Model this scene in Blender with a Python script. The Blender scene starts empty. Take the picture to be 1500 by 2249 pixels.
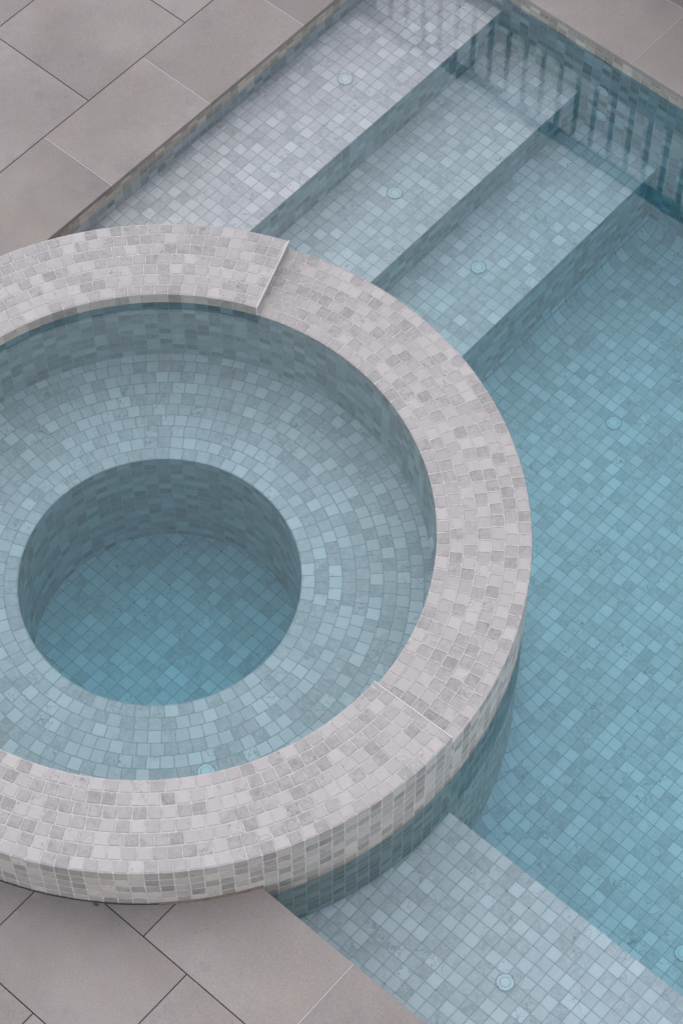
import bpy, bmesh, math, random
from mathutils import Vector, Matrix, Euler
from mathutils.geometry import tessellate_polygon
random.seed(7)
PI = math.pi
sc = bpy.context.scene
col = sc.collection

# ------------------------------------------------------------------ camera
cam = bpy.data.cameras.new("camera")
cam.sensor_fit = 'VERTICAL'
cam.sensor_height = 24.0
cam.lens = 24.0 * 5311.03 / 2249.0
cam.clip_start = 0.1
cam.clip_end = 2000.0
camo = bpy.data.objects.new("camera", cam)
col.objects.link(camo)
R = (Matrix.Rotation(math.radians(-48.40355604), 4, 'Z')
     @ Matrix.Rotation(math.radians(31.91445674), 4, 'X')
     @ Matrix.Rotation(math.radians(-0.2178209), 4, 'Z'))
camo.matrix_world = Matrix.Translation((-3.0391336, -3.62861704, 7.62923442)) @ R
sc.camera = camo

# ------------------------------------------------------------------ light
SUN_AZ = math.radians(48.0)       # measured from +Y towards +X
SUN_EL = math.radians(58.0)
sdir = Vector((math.sin(SUN_AZ) * math.cos(SUN_EL), math.cos(SUN_AZ) * math.cos(SUN_EL), math.sin(SUN_EL)))
world = bpy.data.worlds.new("World")
sc.world = world
world.use_nodes = True
nt = world.node_tree
for n in list(nt.nodes):
    nt.nodes.remove(n)
sky = nt.nodes.new('ShaderNodeTexSky')
sky.sky_type = 'NISHITA'
sky.sun_disc = False
sky.sun_elevation = SUN_EL
sky.sun_rotation = SUN_AZ
sky.dust_density = 0.55
sky.air_density = 1.0
sky.ozone_density = 1.0
hs = nt.nodes.new('ShaderNodeHueSaturation')      # cloud-veiled sky: most of its blue is gone
hs.inputs['Saturation'].default_value = 0.36
bg = nt.nodes.new('ShaderNodeBackground')
bg.inputs['Strength'].default_value = 0.14
wo = nt.nodes.new('ShaderNodeOutputWorld')
nt.links.new(sky.outputs[0], hs.inputs['Color'])
nt.links.new(hs.outputs[0], bg.inputs['Color'])
nt.links.new(bg.outputs[0], wo.inputs['Surface'])
sun = bpy.data.lights.new("sun", 'SUN')
sun.energy = 0.8
sun.angle = math.radians(90.0)
sun.color = (1.0, 0.97, 0.95)
suno = bpy.data.objects.new("sun", sun)
suno.rotation_euler = sdir.to_track_quat('Z', 'Y').to_euler()
suno.location = sdir * 30
col.objects.link(suno)

sc.view_settings.view_transform = 'Standard'
sc.view_settings.look = 'None'
sc.view_settings.exposure = 0.84
sc.view_settings.gamma = 1.0
sc.render.engine = 'CYCLES'
sc.cycles.max_bounces = 14
sc.cycles.diffuse_bounces = 6
sc.cycles.transmission_bounces = 12
sc.cycles.glossy_bounces = 6
sc.cycles.caustics_refractive = True
sc.cycles.caustics_reflective = True
sc.cycles.blur_glossy = 0.0
sc.cycles.sample_clamp_indirect = 10.0

# ------------------------------------------------------------------ measures
RO, RI, RW = 1.400, 1.047, 0.5425
HR = 0.047
ZD, ZW, ZS = -0.200, -0.302, -0.003
SEAT, WELL = -0.5187, -1.33
YA, XB, XC = 1.384, -0.729, 3.136
TCOP = 0.022
OV = 0.02
YE = -6.0
T1, T2, T3, FL, LG = -0.434, -0.743, -1.005, -1.58, -0.7255
Y1, Y2, Y3 = 0.897, 0.4416, -0.0206
XL = 0.0747
P = 0.0513
A0, A1 = math.radians(-87.93), math.radians(21.1)    # the low spillway sector

# ------------------------------------------------------------------ node helpers
def new_mat(name):
    m = bpy.data.materials.new(name)
    m.use_nodes = True
    t = m.node_tree
    for n in list(t.nodes):
        t.nodes.remove(n)
    out = t.nodes.new('ShaderNodeOutputMaterial')
    return m, t, out

class G:
    def __init__(s, t): s.t = t
    def n(s, ty, **kw):
        x = s.t.nodes.new(ty)
        for k, v in kw.items(): setattr(x, k, v)
        return x
    def l(s, a, b): s.t.links.new(a, b)
    def val(s, sock, v):
        if hasattr(v, 'is_output'): s.l(v, sock)
        else: sock.default_value = v
    def math(s, op, a, b=None, c=None, clamp=False):
        x = s.n('ShaderNodeMath', operation=op, use_clamp=clamp)
        s.val(x.inputs[0], a)
        if b is not None: s.val(x.inputs[1], b)
        if c is not None: s.val(x.inputs[2], c)
        return x.outputs[0]
    def vmath(s, op, a, b=None, scale=None):
        x = s.n('ShaderNodeVectorMath', operation=op)
        s.val(x.inputs[0], a)
        if b is not None: s.val(x.inputs[1], b)
        if scale is not None: s.val(x.inputs['Scale'], scale)
        return x.outputs['Value'] if op in ('LENGTH', 'DISTANCE', 'DOT_PRODUCT') else x.outputs[0]
    def noise(s, vec, scale, detail=3.0, rough=0.55, dist=0.0, dim='3D'):
        x = s.n('ShaderNodeTexNoise', noise_dimensions=dim)
        s.l(vec, x.inputs['Vector'])
        x.inputs['Scale'].default_value = scale
        x.inputs['Detail'].default_value = detail
        x.inputs['Roughness'].default_value = rough
        x.inputs['Distortion'].default_value = dist
        return x
    def mix(s, f, a, b, mode='MIX'):
        x = s.n('ShaderNodeMix', data_type='RGBA', blend_type=mode)
        s.val(x.inputs[0], f); s.val(x.inputs[6], a); s.val(x.inputs[7], b)
        return x.outputs[2]
    def step(s, v, lo, hi, a=0.0, b=1.0):
        x = s.n('ShaderNodeMapRange', interpolation_type='SMOOTHSTEP')
        s.val(x.inputs[0], v)
        x.inputs[1].default_value = lo; x.inputs[2].default_value = hi
        x.inputs[3].default_value = a; x.inputs[4].default_value = b
        return x.outputs[0]
    def ramp(s, v, stops, interp='LINEAR'):
        x = s.n('ShaderNodeValToRGB')
        x.color_ramp.interpolation = interp
        el = x.color_ramp.elements
        while len(el) < len(stops): el.new(0.5)
        for e, (p, c) in zip(el, stops):
            e.position = p; e.color = (*c, 1.0)
        s.l(v, x.inputs[0])
        return x.outputs[0]

def c3(r, g, b): return (r, g, b, 1.0)

def mosaic(name, grout, gw, specks, gdepth=0.6, tint=(1.0, 1.0, 1.0), lo=0.0, stain_shade=False):
    """tumbled marble mosaic laid in tile units (UV 1 = one tile)"""
    m, t, out = new_mat(name)
    g = G(t)
    uvn = g.n('ShaderNodeUVMap', uv_map='tile')
    uv0 = uvn.outputs[0]
    w = g.noise(uv0, 0.9, 2.0)
    wob = g.vmath('SCALE', g.vmath('SUBTRACT', w.outputs['Color'], (0.5, 0.5, 0.5)), scale=0.07)
    w2 = g.noise(uv0, 5.0, 2.0)
    wob2 = g.vmath('SCALE', g.vmath('SUBTRACT', w2.outputs['Color'], (0.5, 0.5, 0.5)), scale=0.03)
    uv = g.vmath('ADD', g.vmath('ADD', uv0, wob), wob2)
    cell = g.vmath('FLOOR', uv)
    sep = g.n('ShaderNodeSeparateXYZ'); g.l(uv, sep.inputs[0])
    sc_ = g.n('ShaderNodeSeparateXYZ'); g.l(cell, sc_.inputs[0])
    comb = g.n('ShaderNodeCombineXYZ')
    g.l(sc_.outputs[0], comb.inputs[0]); g.l(sc_.outputs[1], comb.inputs[1])
    comb.inputs[2].default_value = 3.7
    wn = g.n('ShaderNodeTexWhiteNoise', noise_dimensions='3D')
    g.l(comb.outputs[0], wn.inputs['Vector'])
    rv, rc = wn.outputs['Value'], wn.outputs['Color']
    rs = g.n('ShaderNodeSeparateColor'); g.l(rc, rs.inputs[0])
    r1, r2, r3 = rs.outputs[0], rs.outputs[1], rs.outputs[2]
    def edge(k):
        f = g.math('FRACT', sep.outputs[k])
        return g.math('MINIMUM', f, g.math('SUBTRACT', 1.0, f))
    ex, ey = edge(0), edge(1)
    # rounded tile corners
    cx = g.math('MAXIMUM', g.math('SUBTRACT', gw + 0.05, ex), 0.0)
    cy = g.math('MAXIMUM', g.math('SUBTRACT', gw + 0.05, ey), 0.0)
    cd = g.math('SUBTRACT', gw + 0.05, g.math('SQRT', g.math('ADD', g.math('MULTIPLY', cx, cx), g.math('MULTIPLY', cy, cy))))
    ed = g.math('MINIMUM', g.math('MINIMUM', ex, ey), cd)
    tilef = g.step(ed, gw - 0.012, gw + 0.018)
    # stone texture, shifted for every tile
    off = g.vmath('SCALE', rc, scale=37.0)
    tv = g.vmath('ADD', g.vmath('MULTIPLY', uv0, (1.0, 1.0, 1.0)), off)
    big = g.noise(tv, 1.4, 4.0, 0.6, 0.6).outputs['Fac']
    mid = g.noise(tv, 4.5, 4.0, 0.62, 0.8).outputs['Fac']
    fine = g.noise(tv, 22.0, 2.0, 0.6).outputs['Fac']
    def tone(v):
        v = v + (0.50 - v) * lo
        return (v * 1.022, v * 0.988, v * 0.99)
    base = g.ramp(rv, [(0.0, tone(0.37)), (0.15, tone(0.405)), (0.38, tone(0.44)),
                       (0.62, tone(0.485)), (0.82, tone(0.54)), (1.0, tone(0.59))])
    base = g.vmath('MULTIPLY', base, tint)
    # warm or cool cast of single tiles
    base = g.mix(g.math('MULTIPLY', r1, 0.22), base, g.mix(1.0, base, c3(1.0, 0.955, 0.90), 'MULTIPLY'))
    rough_t = g.step(rv, 0.85, 0.10)          # how strongly the stone is figured: darker tiles more
    amt = g.math('ADD', 0.12, g.math('MULTIPLY', rough_t, 0.50))
    mott = g.math('SUBTRACT', g.math('ADD', g.math('MULTIPLY', big, 0.55), g.math('MULTIPLY', mid, 0.45)), 0.5)
    fac = g.math('ADD', 1.0, g.math('MULTIPLY', g.math('MULTIPLY', mott, 2.2), amt))
    fac = g.math('ADD', fac, g.math('MULTIPLY', g.math('SUBTRACT', fine, 0.5), 0.16))
    base = g.vmath('SCALE', base, scale=fac)
    # white calcite flecks
    fl = g.noise(tv, 7.0, 2.0, 0.5, 0.4).outputs['Fac']
    flk = g.math('MULTIPLY', g.step(fl, 0.62, 0.70), g.math('MULTIPLY', g.math('ADD', rough_t, 0.12), 0.45))
    base = g.mix(flk, base, g.vmath('MULTIPLY', (0.66, 0.66, 0.66), tint))
    # dark fissures: an isoline of a slow noise, on some tiles only
    cr = g.noise(tv, 0.95, 2.2, 0.55, 0.25).outputs['Fac']
    crk = g.math('ABSOLUTE', g.math('SUBTRACT', cr, g.math('ADD', 0.40, g.math('MULTIPLY', r3, 0.14))))
    crl = g.math('MULTIPLY', g.step(crk, 0.013, 0.003), g.step(r2, 0.74, 0.76))
    base = g.mix(g.math('MULTIPLY', crl, 0.5), base, c3(0.13, 0.115, 0.11))
    hal = g.math('MULTIPLY', g.step(g.math('SUBTRACT', cr, 0.46), 0.0, 0.06), g.step(r2, 0.74, 0.76))
    base = g.mix(g.math('MULTIPLY', hal, 0.22), base, g.vmath('MULTIPLY', (0.60, 0.60, 0.60), tint))
    # grout
    gn = g.noise(uv0, 2.2, 3.0).outputs['Fac']
    gcol = g.mix(g.step(gn, 0.35, 0.7), c3(*[x * 0.84 for x in grout]), c3(*[x * 1.1 for x in grout]))
    colr = g.mix(tilef, gcol, base)
    if specks:
        rnd = g.vmath('FLOOR', g.vmath('ADD', uv, (0.5, 0.5, 0.0)))
        w3 = g.n('ShaderNodeTexWhiteNoise', noise_dimensions='3D')
        g.l(g.vmath('ADD', rnd, (0.0, 0.0, 9.1)), w3.inputs['Vector'])
        dd = g.vmath('LENGTH', g.vmath('SUBTRACT', uv, rnd))
        spot = g.math('MULTIPLY', g.step(dd, 0.075, 0.045), g.step(w3.outputs['Value'], 0.955, 0.965))
        colr = g.mix(g.math('MULTIPLY', spot, 0.8), colr, c3(0.05, 0.05, 0.05))
    if stain_shade:      # mineral and dirt staining in the row of tiles just above each waterline, plus shade painted on the spa lip
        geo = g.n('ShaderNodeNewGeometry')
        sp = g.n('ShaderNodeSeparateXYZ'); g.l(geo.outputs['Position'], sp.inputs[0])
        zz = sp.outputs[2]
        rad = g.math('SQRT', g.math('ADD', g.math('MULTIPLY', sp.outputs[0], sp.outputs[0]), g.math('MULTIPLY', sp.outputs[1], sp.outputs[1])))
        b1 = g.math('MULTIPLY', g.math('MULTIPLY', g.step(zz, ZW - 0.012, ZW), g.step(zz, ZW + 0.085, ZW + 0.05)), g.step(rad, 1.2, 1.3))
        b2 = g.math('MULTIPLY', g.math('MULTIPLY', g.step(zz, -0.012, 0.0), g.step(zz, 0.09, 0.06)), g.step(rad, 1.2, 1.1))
        sn = g.noise(g.vmath('MULTIPLY', geo.outputs['Position'], (1.0, 1.0, 2.0)), 9.0, 4.0, 0.6).outputs['Fac']
        sa = g.math('MULTIPLY', g.math('ADD', b1, b2, clamp=True), g.step(sn, 0.15, 0.55, 0.5, 0.95))
        edge_row = g.step(rad, 1.42, 1.46)
        colr = g.mix(g.math('MULTIPLY', sa, edge_row), colr, g.mix(1.0, colr, c3(0.86, 0.80, 0.73), 'MULTIPLY'))
        colr = g.mix(g.math('MULTIPLY', b2, 0.9), colr, g.mix(1.0, colr, c3(0.70, 0.635, 0.60), 'MULTIPLY'))  # inner spa lip: dirt and its shaded side, both put into the colour
        colr = g.mix(sa, colr, g.mix(1.0, colr, c3(0.965, 0.92, 0.87), 'MULTIPLY'))
    bs = g.n('ShaderNodeBsdfPrincipled')
    g.l(colr, bs.inputs['Base Color'])
    g.l(g.math('ADD', 0.5, g.math('MULTIPLY', fine, 0.2)), bs.inputs['Roughness'])
    bs.inputs['Specular IOR Level'].default_value = 0.3
    hgt = g.math('ADD', g.step(ed, gw - 0.03, gw + 0.05), g.math('MULTIPLY', g.math('SUBTRACT', mid, 0.5), 0.22))
    hgt = g.math('ADD', hgt, g.math('MULTIPLY', g.math('ADD', g.math('MULTIPLY', g.math('SUBTRACT', r1, 0.5), g.math('SUBTRACT', g.math('FRACT', sep.outputs[0]), 0.5)),
                                                    g.math('MULTIPLY', g.math('SUBTRACT', r3, 0.5), g.math('SUBTRACT', g.math('FRACT', sep.outputs[1]), 0.5))), 0.9))
    bp = g.n('ShaderNodeBump')
    bp.inputs['Strength'].default_value = gdepth
    bp.inputs['Distance'].default_value = 0.003
    g.l(hgt, bp.inputs['Height'])
    g.l(bp.outputs[0], bs.inputs['Normal'])
    g.l(bs.outputs[0], out.inputs['Surface'])
    return m

M_RIM = mosaic('rim mosaic', (0.50, 0.475, 0.472), 0.050, False, 0.8, (0.815, 0.764, 0.726), 0.10)
M_BENCH = mosaic('bench mosaic', (0.43, 0.43, 0.43), 0.033, True, 0.35, (1.41, 1.235, 1.225), 0.05)
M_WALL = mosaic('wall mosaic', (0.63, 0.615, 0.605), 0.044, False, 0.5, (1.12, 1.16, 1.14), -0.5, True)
M_OUTER = mosaic('outer wall mosaic', (0.66, 0.635, 0.61), 0.055, False, 0.7, (1.03, 0.94, 0.85), -0.45, True)
M_FLOOR = mosaic('floor mosaic', (0.45, 0.465, 0.475), 0.033, True, 0.35, (1.39, 1.31, 1.325), 0.15)

def paver_mat(name, tone):
    m, t, out = new_mat(name)
    g = G(t)
    geo = g.n('ShaderNodeNewGeometry')
    pos = geo.outputs['Position']
    at = g.n('ShaderNodeAttribute', attribute_name='slab')
    rnd = at.outputs['Fac']
    pv = g.vmath('ADD', pos, g.vmath('SCALE', (3.1, 5.7, 9.3), scale=g.math('MULTIPLY', rnd, 11.0)))
    a = g.noise(pv, 1.3, 5.0, 0.6, 0.0).outputs['Fac']
    b = g.noise(pv, 4.0, 6.0, 0.7, 0.0).outputs['Fac']
    f = g.noise(pv, 170.0, 3.0, 0.7).outputs['Fac']
    ff = g.noise(pv, 520.0, 1.0, 0.5).outputs['Fac']
    c = g.mix(g.step(a, 0.38, 0.62), c3(0.280, 0.240, 0.221), c3(0.320, 0.277, 0.256))
    c = g.mix(g.math('MULTIPLY', g.step(b, 0.50, 0.72), 0.6), c, c3(0.312, 0.252, 0.209))      # tan clouding
    c = g.mix(g.math('MULTIPLY', g.step(b, 0.47, 0.30), 0.55), c, c3(0.229, 0.202, 0.191))      # grey clouding
    k = g.math('ADD', tone, g.math('MULTIPLY', g.math('SUBTRACT', f, 0.5), 0.72))
    k = g.math('ADD', k, g.math('MULTIPLY', g.math('SUBTRACT', ff, 0.5), 0.5))
    k = g.math('ADD', k, g.math('MULTIPLY', g.math('SUBTRACT', rnd, 0.5), 0.13))
    e = g.noise(pos, 0.8, 6.0, 0.68, 0.0).outputs['Fac']
    k = g.math('MULTIPLY', k, g.step(e, 0.36, 0.54, 0.88, 1.02))
    c = g.vmath('SCALE', c, scale=k)
    v = g.n('ShaderNodeTexVoronoi', feature='F1'); g.l(pv, v.inputs['Vector']); v.inputs['Scale'].default_value = 26.0
    vs = g.n('ShaderNodeSeparateColor'); g.l(v.outputs['Color'], vs.inputs[0])
    pit = g.math('MULTIPLY', g.step(v.outputs['Distance'], 0.10, 0.05), g.step(vs.outputs[0], 0.80, 0.83))
    c = g.mix(g.math('MULTIPLY', pit, 0.55), c, c3(0.126, 0.111, 0.103))
    bs = g.n('ShaderNodeBsdfPrincipled')
    g.l(c, bs.inputs['Base Color'])
    bs.inputs['Roughness'].default_value = 0.62
    bs.inputs['Specular IOR Level'].default_value = 0.3
    bp = g.n('ShaderNodeBump'); bp.inputs['Strength'].default_value = 0.25; bp.inputs['Distance'].default_value = 0.001
    g.l(f, bp.inputs['Height']); g.l(bp.outputs[0], bs.inputs['Normal'])
    g.l(bs.outputs[0], out.inputs['Surface'])
    return m
M_PAVE = paver_mat('porcelain paver', 1.0)
M_PAVE_LIFT = paver_mat('shade-lifted porcelain paver', 1.22)     # same stone, colour lifted against the garden wall's shade

def plain(name, c, rough=0.6, nscale=30.0, namt=0.25, metal=0.0, spec=0.4):
    m, t, out = new_mat(name)
    g = G(t)
    tc = g.n('ShaderNodeTexCoord')
    n = g.noise(tc.outputs['Object'], nscale, 4.0, 0.6).outputs['Fac']
    cc = g.vmath('SCALE', c, scale=g.math('ADD', 1.0, g.math('MULTIPLY', g.math('SUBTRACT', n, 0.5), namt * 2)))
    bs = g.n('ShaderNodeBsdfPrincipled')
    g.l(cc, bs.inputs['Base Color'])
    bs.inputs['Roughness'].default_value = rough
    bs.inputs['Metallic'].default_value = metal
    bs.inputs['Specular IOR Level'].default_value = spec
    g.l(bs.outputs[0], out.inputs['Surface'])
    return m

M_GROUT = plain('white joint grout', (0.52, 0.50, 0.49), 0.8, 60, 0.15)
M_BED = plain('dark bedding gravel', (0.045, 0.043, 0.042), 0.9, 80, 0.4)
M_TRIM = plain('white tile trim', (0.60, 0.585, 0.585), 0.35, 40, 0.05)
M_ENDST = plain('cut marble end', (0.40, 0.37, 0.335), 0.6, 25, 0.22)
M_WHITE = plain('white plastic', (0.74, 0.74, 0.745), 0.35, 20, 0.03, 0.0, 0.5)
M_GREY = plain('grey plastic', (0.40, 0.43, 0.45), 0.4, 20, 0.05)
M_SLOT = plain('dark slot', (0.04, 0.045, 0.05), 0.6, 20, 0.1)
M_METAL = plain('dark painted metal', (0.022, 0.025, 0.026), 0.45, 20, 0.15)
M_RENDER = plain('rendered masonry', (0.42, 0.40, 0.37), 0.85, 12, 0.3)
M_LEAF = plain('dry leaf', (0.16, 0.085, 0.035), 0.7, 60, 0.3)
M_SEAL = plain('brown stained sealant', (0.22, 0.165, 0.125), 0.8, 45, 0.6)

def water_mat(name, dens, colr, bump, scale):
    m, t, out = new_mat(name)
    g = G(t)
    gl = g.n('ShaderNodeBsdfGlass')
    gl.inputs['IOR'].default_value = 1.333
    gl.inputs['Roughness'].default_value = 0.0
    tc = g.n('ShaderNodeNewGeometry')
    n1 = g.noise(tc.outputs['Position'], scale, 2.0, 0.45)
    n2 = g.noise(tc.outputs['Position'], scale * 3.1, 1.0, 0.4)
    h = g.math('ADD', n1.outputs['Fac'], g.math('MULTIPLY', n2.outputs['Fac'], 0.22))
    bp = g.n('ShaderNodeBump')
    bp.inputs['Strength'].default_value = 1.0
    bp.inputs['Distance'].default_value = bump
    g.l(h, bp.inputs['Height'])
    g.l(bp.outputs[0], gl.inputs['Normal'])
    va = g.n('ShaderNodeVolumeAbsorption')
    va.inputs['Color'].default_value = c3(*colr)
    va.inputs['Density'].default_value = dens
    g.l(gl.outputs[0], out.inputs['Surface'])
    g.l(va.outputs[0], out.inputs['Volume'])
    return m
M_WATER = water_mat('pool water', 0.31, (0.0, 0.86, 1.0), 0.00045, 2.8)
M_SPAW = water_mat('spa water', 0.54, (0.0, 0.745, 0.875), 0.0002, 2.0)

# ------------------------------------------------------------------ mesh helpers
class MB:
    """collects faces with tile UVs into one mesh"""
    def __init__(s): s.v = []; s.f = []; s.uv = []; s.mi = []
    def quad(s, pts, uvs=None, mi=0):
        b = len(s.v); s.v += [tuple(q) for q in pts]
        s.f.append(tuple(range(b, b + len(pts))))
        s.uv.append(uvs or [(0, 0)] * len(pts)); s.mi.append(mi)
    def box(s, x0, x1, y0, y1, z0, z1, ch=0.0, mi=0):
        """box with chamfered top edges"""
        c = ch
        lo = [(x0, y0, z0), (x1, y0, z0), (x1, y1, z0), (x0, y1, z0)]
        md = [(x0, y0, z1 - c), (x1, y0, z1 - c), (x1, y1, z1 - c), (x0, y1, z1 - c)]
        hi = [(x0 + c, y0 + c, z1), (x1 - c, y0 + c, z1), (x1 - c, y1 - c, z1), (x0 + c, y1 - c, z1)]
        b = len(s.v); s.v += lo + md + hi
        F = [(3, 2, 1, 0), (8, 9, 10, 11)]
        for k in range(4):
            j = (k + 1) % 4
            F.append((k, j, 4 + j, 4 + k)); F.append((4 + k, 4 + j, 8 + j, 8 + k))
        for f in F:
            s.f.append(tuple(b + i for i in f)); s.uv.append([(0, 0)] * 4); s.mi.append(mi)
    def build(s, name, mats, parent=None, weld=True, smooth=False):
        me = bpy.data.meshes.new(name)
        me.from_pydata(s.v, [], s.f)
        ul = me.uv_layers.new(name='tile')
        i = 0
        for u in s.uv:
            for q in u:
                ul.data[i].uv = q; i += 1
        if not isinstance(mats, (list, tuple)): mats = [mats]
        for m in mats: me.materials.append(m)
        me.polygons.foreach_set('material_index', s.mi)
        if weld:
            bm = bmesh.new(); bm.from_mesh(me)
            bmesh.ops.remove_doubles(bm, verts=bm.verts, dist=1e-5)
            bmesh.ops.recalc_face_normals(bm, faces=bm.faces)
            bm.to_mesh(me); bm.free()
        if smooth:
            me.polygons.foreach_set('use_smooth', [True] * len(me.polygons))
        me.update()
        o = bpy.data.objects.new(name, me)
        col.objects.link(o)
        if parent: o.parent = parent
        return o

def empty(name, loc=(0, 0, 0)):
    o = bpy.data.objects.new(name, None)
    o.empty_display_size = 0.2
    o.location = loc
    col.objects.link(o)
    return o

def tag(o, label=None, cat=None, group=None, kind=None):
    if label: o['label'] = label
    if cat: o['category'] = cat
    if group: o['group'] = group
    if kind: o['kind'] = kind
    return o

def cyl_obj(r, z0, z1, n=512):
    mb = MB()
    ring = [(r * math.cos(2 * PI * k / n), r * math.sin(2 * PI * k / n)) for k in range(n)]
    mb.quad([(x, y, z1) for x, y in ring])
    mb.quad([(x, y, z0) for x, y in reversed(ring)])
    for k in range(n):
        a, b = ring[k], ring[(k + 1) % n]
        mb.quad([(a[0], a[1], z0), (b[0], b[1], z0), (b[0], b[1], z1), (a[0], a[1], z1)])
    return mb.build('cutter', M_BED)

def cut(o, cutters):
    for c in cutters:
        md = o.modifiers.new('cut', 'BOOLEAN'); md.operation = 'DIFFERENCE'; md.solver = 'EXACT'; md.object = c
    dg = bpy.context.evaluated_depsgraph_get()
    dg.update()
    me = bpy.data.meshes.new_from_object(o.evaluated_get(dg))
    o.modifiers.clear()
    old = o.data; o.data = me
    me.name = old.name
    for c in cutters:
        bpy.data.objects.remove(c)

def pol(r, a, z): return (r * math.cos(a), r * math.sin(a), z)
def chord(r, a, N, z, ph=0.0):
    """point at angle a on the N-gon whose corners lie on radius r"""
    st = 2 * PI / N
    k = math.floor((a - ph) / st + 1e-9)
    a0 = ph + k * st
    t = (a - a0) / st
    p, q = pol(r, a0, z), pol(r, a0 + st, z)
    return tuple(p[i] + (q[i] - p[i]) * t for i in range(3))

def angles(a0, a1, N, ph, sub):
    """sorted angles in [a0,a1] falling on tile joints plus sub divisions"""
    st = 2 * PI / N / sub
    k0 = math.ceil((a0 - ph) / st + 1e-6); k1 = math.floor((a1 - ph) / st - 1e-6)
    return [a0] + [ph + k * st for k in range(k0, k1 + 1)] + [a1]

NO, NI, NW = 172, 128, 66
PHO, PHI, PHW = 0.011, 0.02, 0.03
CH = 0.0035

def cwall(mb, r, N, ph, a0, a1, z1, z0, vtop, useed, rows=None, inner=False, vz=None):
    """tiled vertical cylinder wall, facets at tile joints"""
    st = 2 * PI / N
    an = angles(a0, a1, N, ph, 1)
    nz = max(1, int(round((z1 - z0) / (P * 2))))
    zs = [z1 + (z0 - z1) * i / nz for i in range(nz + 1)]
    vz = z1 if vz is None else vz
    for i in range(len(an) - 1):
        b0, b1 = an[i], an[i + 1]
        u0, u1 = (b0 - ph) / st + useed, (b1 - ph) / st + useed
        for j in range(nz):
            za, zb = zs[j], zs[j + 1]
            va, vb = vtop + (vz - za) / P, vtop + (vz - zb) / P
            mb.quad([chord(r, b0, N, za, ph), chord(r, b1 - 1e-9, N, za, ph), chord(r, b1 - 1e-9, N, zb, ph), chord(r, b0, N, zb, ph)],
                    [(u0, va), (u1, va), (u1, vb), (u0, vb)])

def crings(mb, r0, r1, z, a0, a1, radii, Ns, phs, useeds, v0):
    """flat rings of tiles; radii from inner to outer"""
    for k in range(len(radii) - 1):
        ra, rb, N, ph = radii[k], radii[k + 1], Ns[k], phs[k]
        st = 2 * PI / N
        an = angles(a0, a1, N, ph, 4)
        for i in range(len(an) - 1):
            b0, b1 = an[i], an[i + 1]
            u0, u1 = (b0 - ph) / st + useeds[k], (b1 - ph) / st + useeds[k]
            def pt(r, a, edge):
                if edge == 'o': return chord(RO - CH, a, NO, z, PHO)
                if edge == 'i': return chord(RI + CH, a, NI, z, PHI)
                if edge == 'w': return chord(RW + CH, a, NW, z, PHW)
                return pol(r, a, z)
            ea = 'i' if abs(ra - RI) < 1e-6 else ('w' if abs(ra - RW) < 1e-6 else '')
            eb = 'o' if abs(rb - RO) < 1e-6 else ''
            e = 1e-9
            mb.quad([pt(ra, b0, ea), pt(ra, b1 - e, ea), pt(rb, b1 - e, eb), pt(rb, b0, eb)],
                    [(u0, v0 + k + 0.0), (u1, v0 + k), (u1, v0 + k + 1), (u0, v0 + k + 1)])

def arris(mb, r, dr, N, ph, a0, a1, z, useed, v, dv):
    """small eased edge between a ring top and a wall"""
    st = 2 * PI / N
    an = angles(a0, a1, N, ph, 1)
    for i in range(len(an) - 1):
        b0, b1 = an[i], an[i + 1]
        u0, u1 = (b0 - ph) / st + useed, (b1 - ph) / st + useed
        steps = 3
        for s in range(steps):
            t0, t1 = s / steps * PI / 2, (s + 1) / steps * PI / 2
            def rz(t): return r + dr * (1 - math.sin(t)), z - abs(dr) * (1 - math.cos(t))
            (ra, za), (rb, zb) = rz(t0), rz(t1)
            mb.quad([chord(ra, b0, N, za, ph), chord(ra, b1 - 1e-9, N, za, ph), chord(rb, b1 - 1e-9, N, zb, ph), chord(rb, b0, N, zb, ph)],
                    [(u0, v), (u1, v), (u1, v + dv), (u0, v + dv)])

# ------------------------------------------------------------------ the spa
spa = tag(empty('spa', (0, 0, ZD)), 'round raised spa in pale marble mosaic with deep circular foot well, beside the blue pool', 'spa')
BACK = Matrix.Translation((0, 0, -ZD))
def part(mb, name, mats, parent, **kw):
    o = mb.build(name, mats, parent, **kw)
    o.matrix_parent_inverse = Matrix.Translation(parent.location).inverted()
    return o

nr = 7
rr = [RI + (RO - RI) * k / nr for k in range(nr + 1)]
rN = [NI] + [int(round(2 * PI * (rr[k] + rr[k + 1]) / 2 / P)) for k in range(1, nr - 1)] + [NO]
rph = [PHI] + [random.uniform(0, 0.05) for _ in range(nr - 2)] + [PHO]
FULL1 = A0 + 2 * PI
for nm, a0, a1, z, sd in (('spillway_rim', A0, A1, 0.0, 40), ('raised_rim', A1, FULL1, HR, 1040)):
    mb = MB()
    crings(mb, RI, RO, z, a0, a1, rr, rN, rph, [sd] * nr, sd // 10)
    arris(mb, RO, -CH, NO, PHO, a0, a1, z, sd, sd // 10 + 6.9, 0.03)
    arris(mb, RI, CH, NI, PHI, a0, a1, z, sd, sd // 10 + 0.1, -0.03)
    if nm == 'raised_rim':
        for aa in (a0, a1):            # the two cut ends of the raised part
            mb.quad([pol(RI + 0.001, aa, -0.02), pol(RO - 0.001, aa, -0.02), pol(RO - 0.001, aa, HR - 0.001), pol(RI + 0.001, aa, HR - 0.001)], None, 1)
    part(mb, nm, [M_RIM, M_ENDST], spa)

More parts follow.
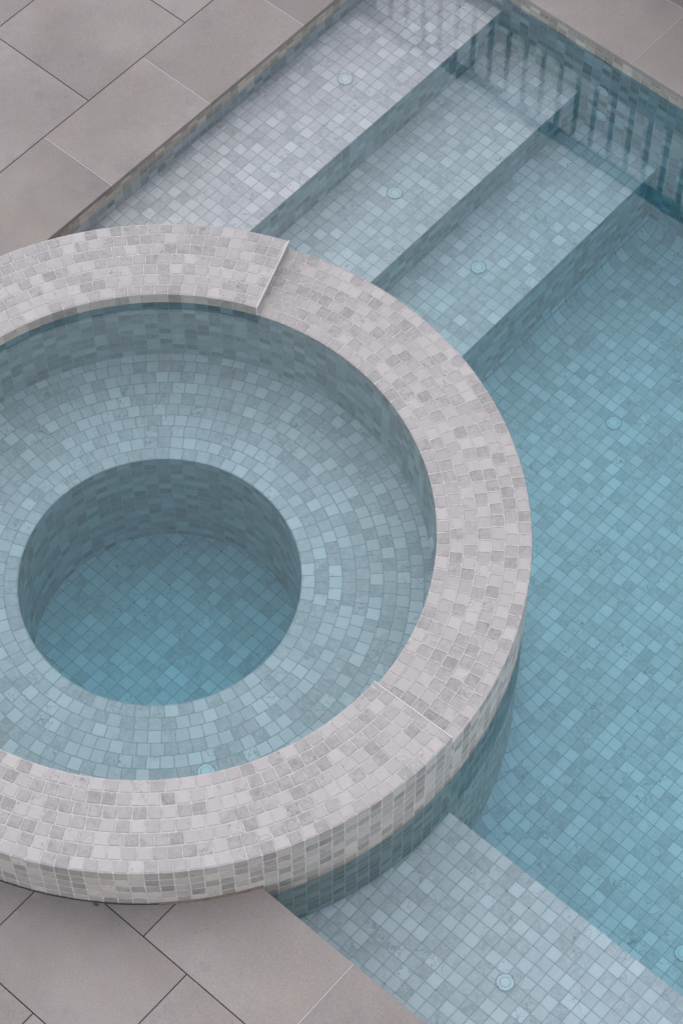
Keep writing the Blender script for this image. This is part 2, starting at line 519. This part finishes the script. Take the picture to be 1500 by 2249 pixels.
mb = MB()
cwall(mb, RO, NO, PHO, A0, A1, 0.0 - CH, -1.66, 300, 2040, vz=HR)
cwall(mb, RO, NO, PHO, A1, FULL1, HR - CH, -1.66, 300, 2040, vz=HR)
part(mb, 'outer_wall', M_OUTER, spa)
mb = MB()
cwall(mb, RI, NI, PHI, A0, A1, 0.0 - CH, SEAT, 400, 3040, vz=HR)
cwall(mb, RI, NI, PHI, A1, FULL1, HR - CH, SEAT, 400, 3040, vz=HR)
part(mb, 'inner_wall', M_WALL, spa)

# bench seat: nine full rings and one cut ring against the wall
sr = [RW + 0.0522 * k for k in range(10)] + [RI]
sN = [NW] + [int(round(2 * PI * (sr[k] + 0.026) / P)) for k in range(1, 10)]
sph = [PHW] + [random.uniform(0, 0.09) for _ in range(9)]
mb = MB()
for k in range(10):
    rb = sr[k + 1]
    N, ph = sN[k], sph[k]
    st = 2 * PI / N
    for i in range(N * 4):
        b0, b1 = ph + i * st / 4, ph + (i + 1) * st / 4
        vv = 1.0 if k < 9 else (RI - sr[9]) / 0.0522
        if k == 0:
            pa, pb = chord(RW + CH, b0, NW, SEAT, PHW), chord(RW + CH, b1 - 1e-9, NW, SEAT, PHW)
        else:
            pa, pb = pol(sr[k], b0, SEAT), pol(sr[k], b1, SEAT)
        mb.quad([pa, pb, pol(rb, b1, SEAT), pol(rb, b0, SEAT)],
                [(5000 + i / 4, 500 + k), (5000 + (i + 1) / 4, 500 + k), (5000 + (i + 1) / 4, 500 + k + vv), (5000 + i / 4, 500 + k + vv)])
arris(mb, RW, CH, NW, PHW, PHW, PHW + 2 * PI, SEAT, 5000, 500.1, -0.03)
part(mb, 'bench_seat', M_BENCH, spa)
mb = MB()
cwall(mb, RW, NW, PHW, PHW, PHW + 2 * PI, SEAT - CH, WELL, 600, 6040)
part(mb, 'foot_well_wall', M_WALL, spa)
mb = MB()
n = 96
for k in range(n):
    a, b = 2 * PI * k / n, 2 * PI * (k + 1) / n
    pts = [(0, 0, WELL), pol(RW + 0.004, a, WELL), pol(RW + 0.004, b, WELL)]
    mb.quad(pts, [(700.5 + (q[0] + 0.0122) / P, 700.5 + (q[1] + 0.0253) / P) for q in pts])
part(mb, 'foot_well_floor', M_FLOOR, spa)

# white trim along the two cut ends
for aa, sgn in ((A1, -1), (FULL1, 1)):
    d = Vector((-math.sin(aa), math.cos(aa), 0)) * sgn * 1.0
    mb = MB()
    w, h = 0.0032, 0.009
    def tp(r, s, z):
        q = Vector(pol(r, aa, z)) + d * s
        return tuple(q)
    # strip on top edge
    for (r0, r1, z0, z1) in ((RI - 0.001, RO + 0.001, HR - h, HR + 0.0015), (RI - 0.0015, RI + 0.006, 0.001, HR - h)):
        A_ = [tp(r0, -0.0005, z0), tp(r1, -0.0005, z0), tp(r1, -0.0005, z1), tp(r0, -0.0005, z1)]
        B_ = [tp(r0, w, z0), tp(r1, w, z0), tp(r1, w, z1), tp(r0, w, z1)]
        mb.quad(A_); mb.quad(B_[::-1])
        for k in range(4):
            j = (k + 1) % 4
            mb.quad([A_[k], A_[j], B_[j], B_[k]])
    part(mb, 'edge_trim', M_TRIM, spa)

# stained sealant bead where the spa stands on the paving
mb = MB()
a0, a1 = math.radians(-136.0), math.radians(-121.0)
ns = 90
for k in range(ns):
    b0, b1 = a0 + (a1 - a0) * k / ns, a0 + (a1 - a0) * (k + 1) / ns
    wv = lambda a: 0.001 + 0.003 * (0.5 + 0.5 * math.sin(a * 91) * math.sin(a * 37))
    mb.quad([pol(RO - 0.001, b0, ZD + 0.006), pol(RO - 0.001, b1, ZD + 0.006), pol(RO + 0.004 + wv(b1), b1, ZD + 0.0015), pol(RO + 0.004 + wv(b0), b0, ZD + 0.0015)])
    mb.quad([pol(RO + 0.004 + wv(b0), b0, ZD + 0.0015), pol(RO + 0.004 + wv(b1), b1, ZD + 0.0015), pol(RO + 0.004 + wv(b1), b1, ZD - 0.01), pol(RO + 0.004 + wv(b0), b0, ZD - 0.01)])
part(mb, 'sealant_bead', M_SEAL, spa)

# ------------------------------------------------------------------ the pool basin
pool = tag(empty('swimming_pool', (1.2, -2.0, FL)), 'blue tiled swimming pool basin with three submerged steps and a shallow ledge', 'swimming pool')
def flat(mb, x0, x1, y0, y1, z, xph, yph, seed, n=1):
    pts = [(x0, y0, z), (x1, y0, z), (x1, y1, z), (x0, y1, z)]
    mb.quad(pts, [((q[0] - xph) / P + seed, (q[1] - yph) / P + seed) for q in pts])
def wall_y(mb, y, x0, x1, z0, z1, xph, seed):
    pts = [(x0, y, z0), (x1, y, z0), (x1, y, z1), (x0, y, z1)]
    mb.quad(pts, [((q[0] - xph) / P + seed, (z1 - q[2]) / P + seed) for q in pts])
def wall_x(mb, x, y0, y1, z0, z1, yph, seed):
    pts = [(x, y0, z0), (x, y1, z0), (x, y1, z1), (x, y0, z1)]
    mb.quad(pts, [((q[1] - yph) / P + seed, (z1 - q[2]) / P + seed) for q in pts])
XR, YL, XW = XC + OV, YA + OV, XB - OV
zt = ZD - TCOP - 0.001
x_in = -0.6
XPH = -0.0065 + P / 2
def spa_x(y):
    rm = (RI + RO) / 2
    return math.sqrt(rm * rm - y * y) if y < rm else x_in
def ease(mb, y, x0, x1, z, xph, seed):
    """rounded tile nosing along a step edge at y, riser faces -y"""
    r = 0.003
    for s in range(3):
        t0, t1 = s / 3 * PI / 2, (s + 1) / 3 * PI / 2
        f = lambda t: (y + r - r * math.sin(t), z - r + r * math.cos(t))
        (ya, za), (yb, zb) = f(t0), f(t1)
        pts = [(x0, ya, za), (x1, ya, za), (x1, yb, zb), (x0, yb, zb)]
        mb.quad(pts, [((q[0] - xph) / P + seed, seed + 0.06) for q in pts])
for k, (ya, yb, z, zb) in enumerate(((YL, Y1, T1, T2), (Y1, Y2, T2, T3), (Y2, Y3, T3, FL - 0.05))):
    mb = MB()
    ns = 24
    for q in range(ns):
        q0 = yb + 0.003 + (ya - yb - 0.003) * q / ns
        q1 = yb + 0.003 + (ya - yb - 0.003) * (q + 1) / ns
        pts = [(spa_x(q0), q0, z), (XR, q0, z), (XR, q1, z), (spa_x(q1), q1, z)]
        mb.quad(pts, [((v[0] - XPH) / P + 800 + 100 * k, (v[1] - yb) / P + 800 + 100 * k) for v in pts])
    ease(mb, yb, spa_x(yb), XR, z, XPH, 800 + 100 * k)
    part(mb, 'step', M_FLOOR, pool)
    mb = MB()
    wall_y(mb, yb, spa_x(yb), XR, zb, z - 0.003, XPH, 1130 + 100 * k)
    part(mb, 'step_riser', M_WALL, pool)
mb = MB(); wall_y(mb, YL, x_in, XR, T1, zt, XPH, 1500); part(mb, 'pool_wall', M_WALL, pool)
mb = MB(); wall_x(mb, XR, YE, YL, FL - 0.05, zt, Y1, 1600); part(mb, 'pool_wall', M_WALL, pool)
mb = MB(); wall_x(mb, XW, YE, -0.966, LG, zt, 0.015, 1700); part(mb, 'pool_wall', M_WALL, pool)
mb = MB(); wall_y(mb, YE, XW, XR, FL - 0.05, zt, XPH, 1800); part(mb, 'pool_wall', M_WALL, pool)
mb = MB()
r = 0.003
pts = [(XW, YE, LG), (XL - r, YE, LG), (XL - r, -1.0, LG), (XW, -1.0, LG)]
LX, LY = XL, 0.0149 + P / 2
mb.quad(pts, [((q[0] - LX) / P + 1900, (q[1] - LY) / P + 1900) for q in pts])
for s in range(3):
    t0, t1 = s / 3 * PI / 2, (s + 1) / 3 * PI / 2
    f = lambda t: (XL - r + r * math.sin(t), LG - r + r * math.cos(t))
    (xa, za), (xb, zb) = f(t0), f(t1)
    pts = [(xa, YE, za), (xb, YE, zb), (xb, -1.0, zb), (xa, -1.0, za)]
    mb.quad(pts, [(1899.94, (q[1] - LY) / P + 1900) for q in pts])
wall_x(mb, XL, YE, -1.0, FL - 0.05, LG - r, LY, 1950)
part(mb, 'ledge', M_FLOOR, pool)

# deep floor, coved up to every wall
RC, RC2 = 0.17, 0.09
def zfloor(x, y):
    zz = FL
    for d, r in ((math.hypot(x, y) - RO, RC), (Y3 - y, RC2), (XR - x, RC2), (x - XL, RC2)):
        d = max(d, 0.0)
        if d < r: zz = max(zz, FL + r - math.sqrt(max(r * r - (r - d) ** 2, 0.0)))
    return zz
mb = MB()
cs = 0.02
nx, ny = int(math.ceil((XR - XL) / cs)), int(math.ceil((Y3 - (-3.6)) / cs))
xs = [XL + (XR - XL) * i / nx for i in range(nx + 1)]
ys = [-3.6 + (Y3 + 3.6) * i / ny for i in range(ny + 1)]
vid = {}
def fv(i, j):
    if (i, j) not in vid:
        vid[(i, j)] = len(mb.v)
        mb.v.append((xs[i], ys[j], zfloor(xs[i], ys[j])))
    return vid[(i, j)]
for i in range(nx):
    for j in range(ny):
        if math.hypot(xs[i], ys[j]) < RO - 0.12 and math.hypot(xs[i + 1], ys[j + 1]) < RO - 0.12:
            continue
        ids = (fv(i, j), fv(i + 1, j), fv(i + 1, j + 1), fv(i, j + 1))
        mb.f.append(ids)
        mb.uv.append([((mb.v[q][0] - 0.0012) / P + 2000.5, (mb.v[q][1] + 0.0046) / P + 2000.5) for q in ids])
        mb.mi.append(0)
pts = [(XL, YE, FL), (XR, YE, FL), (XR, -3.6, FL), (XL, -3.6, FL)]
mb.quad(pts, [((q[0] - 0.0012) / P + 2000.5, (q[1] + 0.0046) / P + 2000.5) for q in pts])
part(mb, 'pool_floor', M_FLOOR, pool, weld=False, smooth=True)

# ------------------------------------------------------------------ water
def water(name, outline, zt_, zb_, mat, hole=None):
    """closed body of water; outline is one counter-clockwise loop"""
    bm = bmesh.new()
    top = [bm.verts.new((x, y, zt_)) for x, y in outline]
    bot = [bm.verts.new((x, y, zb_)) for x, y in outline]
    for tri in tessellate_polygon([[Vector((x, y, 0)) for x, y in outline]]):
        bm.faces.new([top[i] for i in tri]); bm.faces.new([bot[i] for i in reversed(tri)])
    for k in range(len(outline)):
        j = (k + 1) % len(outline)
        bm.faces.new((top[k], bot[k], bot[j], top[j]))
    bmesh.ops.recalc_face_normals(bm, faces=bm.faces)
    me = bpy.data.meshes.new(name); bm.to_mesh(me); bm.free()
    me.materials.append(mat)
    o = bpy.data.objects.new(name, me); col.objects.link(o)
    tag(o, kind='structure')
    return o
RH = (RI + RO) / 2
ww = 0.03
# walk: far corners, then up the deck edge to the spa wall, round the spa outside, back to the step wall
xa, yb_ = XW - ww, YL + ww
# angle where the spa wall mid circle meets the bottom deck wall line and the step wall line
angA = -math.acos(max(-1, xa / RH))                        # on x = xa, y negative
yq = RH * math.sin(angA)
angB = math.radians(100.0)
loop = [(XR + ww, YE - ww), (XR + ww, yb_), (RH * math.cos(angB), yb_)]
na = 160
loop += [(RH * math.cos(angB + (angA - angB) * k / na), RH * math.sin(angB + (angA - angB) * k / na)) for k in range(na + 1)]
loop += [(xa, YE - ww)]
water('pool_water', loop, ZW, FL - 0.12, M_WATER)
water('spa_water', [(RH * math.cos(2 * PI * k / 200), RH * math.sin(2 * PI * k / 200)) for k in range(200)], ZS, WELL - 0.06, M_SPAW)

# ------------------------------------------------------------------ paving
JW = 0.0036      # open joints
def slab_set(name, slabs, joints, lab=None, cat=None, kind=None, stone=None):
    """slabs: (x0,x1,y0,y1) at the paving level; joints: grout strips"""
    mb = MB()
    vals = []
    for (x0, x1, y0, y1) in slabs:
        k = len(mb.f)
        mb.box(x0, x1, y0, y1, ZD - TCOP, ZD, 0.0015)
        vals += [random.random()] * (len(mb.f) - k)
    for (x0, x1, y0, y1) in joints:
        k = len(mb.f)
        mb.box(x0, x1, y0, y1, ZD - TCOP, ZD - 0.0012, 0.0003, 1)
        vals += [0.5] * (len(mb.f) - k)
    o = mb.build(name, [stone or M_PAVE, M_GROUT], None, weld=False)
    at = o.data.attributes.new('slab', 'FLOAT', 'FACE')
    at.data.foreach_set('value', vals)
    tag(o, lab, cat, None, kind)
    return o

L = 0.598
J2 = JW / 2
g3 = 0.0016
# coping along the steps (left in the photo)
yc0, yc1 = YA, 1.7850
bx = [1.179 + L * k for k in range(-5, 4) if 1.179 + L * k < XC - 0.05]
bx = [-3.975, -3.007, -2.409] + [b for b in bx if b > -2.3] + [XC - g3]
sl, jn = [], []
for k in range(len(bx) - 1):
    sl.append((bx[k] + g3, bx[k + 1] - g3, yc0, yc1 - J2))
    if k: jn.append((bx[k] - g3, bx[k] + g3, yc0 + 0.001, yc1 - J2 - 0.001))
o = slab_set('pool_coping', sl, jn, 'long pale stone coping with fine white joints along the shallow step side of the pool', 'coping')
cut(o, [cyl_obj(RO + 0.003, -1, 1)])
# coping at the right end
xc0, xc1 = XC, 3.542
by = [0.1807 + L * k for k in range(-12, 8)]
by = [b for b in by if YE < b < 4.0]
sl, jn = [], []
for k in range(len(by) - 1):
    sl.append((xc0, xc1 - g3, by[k] + g3, by[k + 1] - g3))
    if k: jn.append((xc0 + 0.001, xc1 - g3 - 0.001, by[k] - g3, by[k] + g3))
slab_set('pool_coping', sl, jn, 'pale stone coping in the upper right corner above the wall with two white inlets', 'coping', stone=M_PAVE_LIFT)
# coping beside the ledge (bottom in the photo)
xd0, xd1 = -1.1318, XB
by = [-1.6256 - L * k for k in range(8, 0, -1)] + [-1.6256, -1.0173, -0.412]
sl, jn = [], []
for k in range(len(by) - 1):
    last = k + 1 == len(by) - 2
    e0 = J2 if by[k] == -1.0173 else g3
    e1 = J2 if by[k + 1] == -1.0173 else g3
    sl.append((xd0 + J2, xd1, by[k] + e0, by[k + 1] - e1))
    if 0 < k and by[k] != -1.0173: jn.append((xd0 + J2 + 0.001, xd1 - 0.001, by[k] - g3, by[k] + g3))
o = slab_set('pool_coping', sl, jn, 'pale stone coping at the bottom beside the shallow ledge, its end cut round the spa', 'coping')
cut(o, [cyl_obj(RO + 0.007, -1, 1)])

# the deck behind the copings
sl, jn = [], []
def rows_y(y0, y1, xstart, x0, x1, step=L):
    b = xstart
    while b > x0: b -= step
    while b < x1:
        sl.append((b + J2, min(b + step, XC) - J2, y0 + J2, y1 - J2)); b += step
rows_y(1.7850, 2.3760, 1.4463, -3.6, 3.1)
rows_y(2.3760, 2.974, 1.745, -3.6, 3.1)
rows_y(2.974, 3.572, 1.4463, -3.6, 3.1)
def rows_x(x0, x1, ystart, y0, y1, step=0.605):
    b = ystart
    while b > y0: b -= step
    while b < y1:
        if b + J2 < 1.36: sl.append((x0 + J2, x1 - J2, b + J2, min(b + step - J2, 1.384 - J2)))
        b += step
sl.append((-1.1318 + J2, XB - J2, 0.784 + J2, 1.384 - J2))
rows_x(-1.5755, -1.1318, -1.2236, -4.0, 1.38)
rows_x(-2.175, -1.5755, -0.93, -4.0, 1.38)
rows_x(-2.775, -2.175, -1.2236, -4.0, 1.38)
rows_x(-3.375, -2.775, -0.93, -4.0, 1.38)
rows_x(-3.975, -3.375, -1.2236, -4.0, 1.38)
# slabs beyond the right coping carry light joints
def rows_r(x0, x1, ystart, y0, y1):
    b = ystart
    while b > y0: b -= L
    while b < y1:
        sl.append((x0 + g3, x1 - g3, b + g3, b + L - g3))
        jn.append((x0 + g3, x1 - g3, b - g3, b + g3))
        b += L
rows_r(3.542, 4.24, 0.1807 + 0.299, -4.0, 3.4)
jn.append((3.542 - g3, 3.542 + g3, -4.2, 3.7))
o = slab_set('deck', sl, jn, kind='structure')
cut(o, [cyl_obj(RO + 0.006, -1, 1)])

# ground: one wide sheet with the basin cut out of it
mb = MB()
mb.box(-400, 400, -400, 400, ZD - TCOP - 0.055, ZD - TCOP - 0.002)
gr = mb.build('ground', M_BED)
tag(gr, kind='structure')
mb = MB(); mb.box(XW - 0.004, XR + 0.004, YE - 0.004, YL + 0.004, -1, 1); c1 = mb.build('cutter', M_BED)
cut(gr, [c1, cyl_obj(RO - 0.02, -1, 1)])

# ------------------------------------------------------------------ inlets
def lathe(mb, prof, n=48, mi=0, rmod=None):
    for k in range(n):
        a, b = 2 * PI * k / n, 2 * PI * (k + 1) / n
        for i in range(len(prof) - 1):
            (r0, z0), (r1, z1) = prof[i], prof[i + 1]
            m = (lambda r, t: r) if rmod is None else rmod
            q = [pol(m(r0, a), a, z0), pol(m(r0, b), b, z0), pol(m(r1, b), b, z1), pol(m(r1, a), a, z1)]
            if r1 < 1e-6: q = q[:3]
            mb.quad(q, None, mi)

def make_inlet():
    root = empty('floor_inlet')
    mb = MB()
    lathe(mb, [(0.0365, -0.004), (0.0365, 0.0012), (0.0355, 0.002), (0.0325, 0.002), (0.032, -0.003)])
    mb.build('housing', M_GREY, root, smooth=False)
    mb = MB()
    def notch(r, a):
        t = (a + 0.5) % (PI / 2)
        return r * (0.945 if t < 0.26 and r > 0.026 else 1.0)
    lathe(mb, [(0.0315, -0.004), (0.0315, 0.003), (0.0302, 0.0045), (0.0206, 0.0052), (0.0200, 0.0040), (0.0196, -0.002)], 96, 0, notch)
    fl_ = mb.build('flange', M_WHITE, root)
    for k, wd in enumerate((0.30, 0.12, 0.34, 0.12)):
        mb = MB()
        a = -0.5 + 0.16 + k * PI / 2
        for s in range(6):
            b0, b1 = a - wd / 2 + wd * s / 6, a - wd / 2 + wd * (s + 1) / 6
            mb.quad([pol(0.0288, b0, 0.0032), pol(0.0288, b1, 0.0032), pol(0.0312, b1, 0.0032), pol(0.0312, b0, 0.0032)])
        mb.build('slot', M_SLOT, root)
    mb = MB()
    lathe(mb, [(0.0190, -0.002), (0.0190, 0.0042), (0.0178, 0.0058), (0.010, 0.0066), (0.0, 0.0068)])
    mb.build('cap', M_WHITE, root)
    mb = MB()
    lathe(mb, [(0.0206, 0.0), (0.0186, 0.0)], 48)
    mb.build('groove', M_SLOT, root)
    return root

def copy_tree(o, parent=None):
    c = o.copy(); col.objects.link(c)
    if parent: c.parent = parent
    for ch in o.children:
        copy_tree(ch, c)
    return c

inl = make_inlet()
GI = 'round white inlets set into the mosaic'
spots = [((2.386, 1.156, T1), 0.75, 'round white inlet in the top step, the shallowest step of the pool'),
         ((2.173, 0.681, T2), 0.8, 'round white inlet in the second step, on the tread between the two other steps'),
         ((2.210, 0.228, T3), 1.35, 'round white inlet in the third step, the lowest tread next to the deep floor'),
         ((2.193, -0.581, FL), 1.9, 'round white inlet alone on the blue deep floor right of the spa'),
         ((0.447, -2.291, FL), 0.4, 'round white inlet on the deep floor beside the ledge, cut by the right border'),
         ((-0.304, -1.974, LG), 0.1, 'round white inlet on the shallow ledge at the bottom of the photo'),
         ((-0.479, -0.691, SEAT), 0.15, 'round white inlet in the spa bench, half hidden by the raised rim')]
first = True
for loc, rz, lab in spots:
    o = inl if first else copy_tree(inl)
    first = False
    o.location = (loc[0], loc[1], loc[2] + 0.001)
    o.rotation_euler = (0, 0, rz)
    tag(o, lab, 'pool inlet', GI)

def make_return():
    root = empty('wall_inlet')
    mb = MB()
    lathe(mb, [(0.033, -0.002), (0.033, 0.003), (0.031, 0.006), (0.021, 0.010), (0.0165, 0.010), (0.0160, 0.002)])
    mb.build('flange', M_WHITE, root)
    mb = MB()
    lathe(mb, [(0.0158, 0.002), (0.0150, 0.0085), (0.012, 0.011), (0.0066, 0.0125), (0.0060, 0.007), (0.0, 0.006)])
    mb.build('eyeball', M_WHITE, root)
    return root
ret = make_return()
GR = 'white wall inlets under the far coping'
ret.location = (XR - 0.001, 0.314, -0.5933); ret.rotation_euler = (0, -PI / 2, 0)
tag(ret, 'upper of the two white wall inlets under the upper right coping, nearer the waterline', 'wall inlet', GR)
o = copy_tree(ret)
o.location = (XR - 0.001, 0.309, -0.8385); o.rotation_euler = (0, -PI / 2, 0)
tag(o, 'lower of the two white wall inlets under the upper right coping, near the third step', 'wall inlet', GR)
o = copy_tree(ret)
aa = math.atan2(-0.72113, 0.75862)
o.location = pol(RI - 0.002, aa, -0.383)
o.rotation_euler = (Matrix.Rotation(aa, 4, 'Z') @ Matrix.Rotation(-PI / 2, 4, 'Y')).to_euler()
tag(o, 'white wall inlet on the inner wall of the spa, showing only as a pale sliver', 'wall inlet')

# ------------------------------------------------------------------ beyond the right coping: seen only mirrored in the water
mb = MB()
mb.box(4.20, 4.36, -4.5, 4.2, ZD - 0.02, 1.255, 0.006)
wl = mb.build('garden_wall', M_RENDER)
tag(wl, 'plain rendered garden wall behind the balusters mirrored in the pool', 'wall')
bal = tag(empty('balustrade', (3.725, 0.0, ZD)), 'dark metal balustrade of slim upright bars mirrored in the pool', 'balustrade')
def bpart(mb, name):
    o = mb.build(name, M_METAL, bal)
    o.matrix_parent_inverse = Matrix.Translation(bal.location).inverted()
    return o
mb = MB(); mb.box(3.700, 3.750, -3.9, 3.5, 1.105, 1.165, 0.006); bpart(mb, 'handrail')
yb0 = 0.71
for k in range(-41, 26):
    y = yb0 + 0.1095 * k
    mb = MB(); mb.box(3.717, 3.733, y - 0.010, y + 0.010, ZD - 0.01, 1.106)
    bpart(mb, 'baluster')

# ------------------------------------------------------------------ a dry leaf by the spa
mb = MB()
lp = [(0, 0.018), (0.006, 0.008), (0.007, 0), (0.004, -0.009), (0, -0.017), (-0.005, -0.008), (-0.006, 0.002), (-0.004, 0.010)]
for k in range(len(lp)):
    a, b = lp[k], lp[(k + 1) % len(lp)]
    mb.quad([(0, 0, 0.002), (a[0], a[1], 0.004 + abs(a[0]) * 0.5), (b[0], b[1], 0.004 + abs(b[0]) * 0.5)])
lf = mb.build('fallen_leaf', M_LEAF)
lf.location = (-1.155, -0.815, ZD + 0.0005)
lf.rotation_euler = (0, 0, 0.4)
lf.scale = (0.75, 0.75, 0.75)
tag(lf, 'small brown dry leaf lying on the paving against the spa wall', 'leaf')
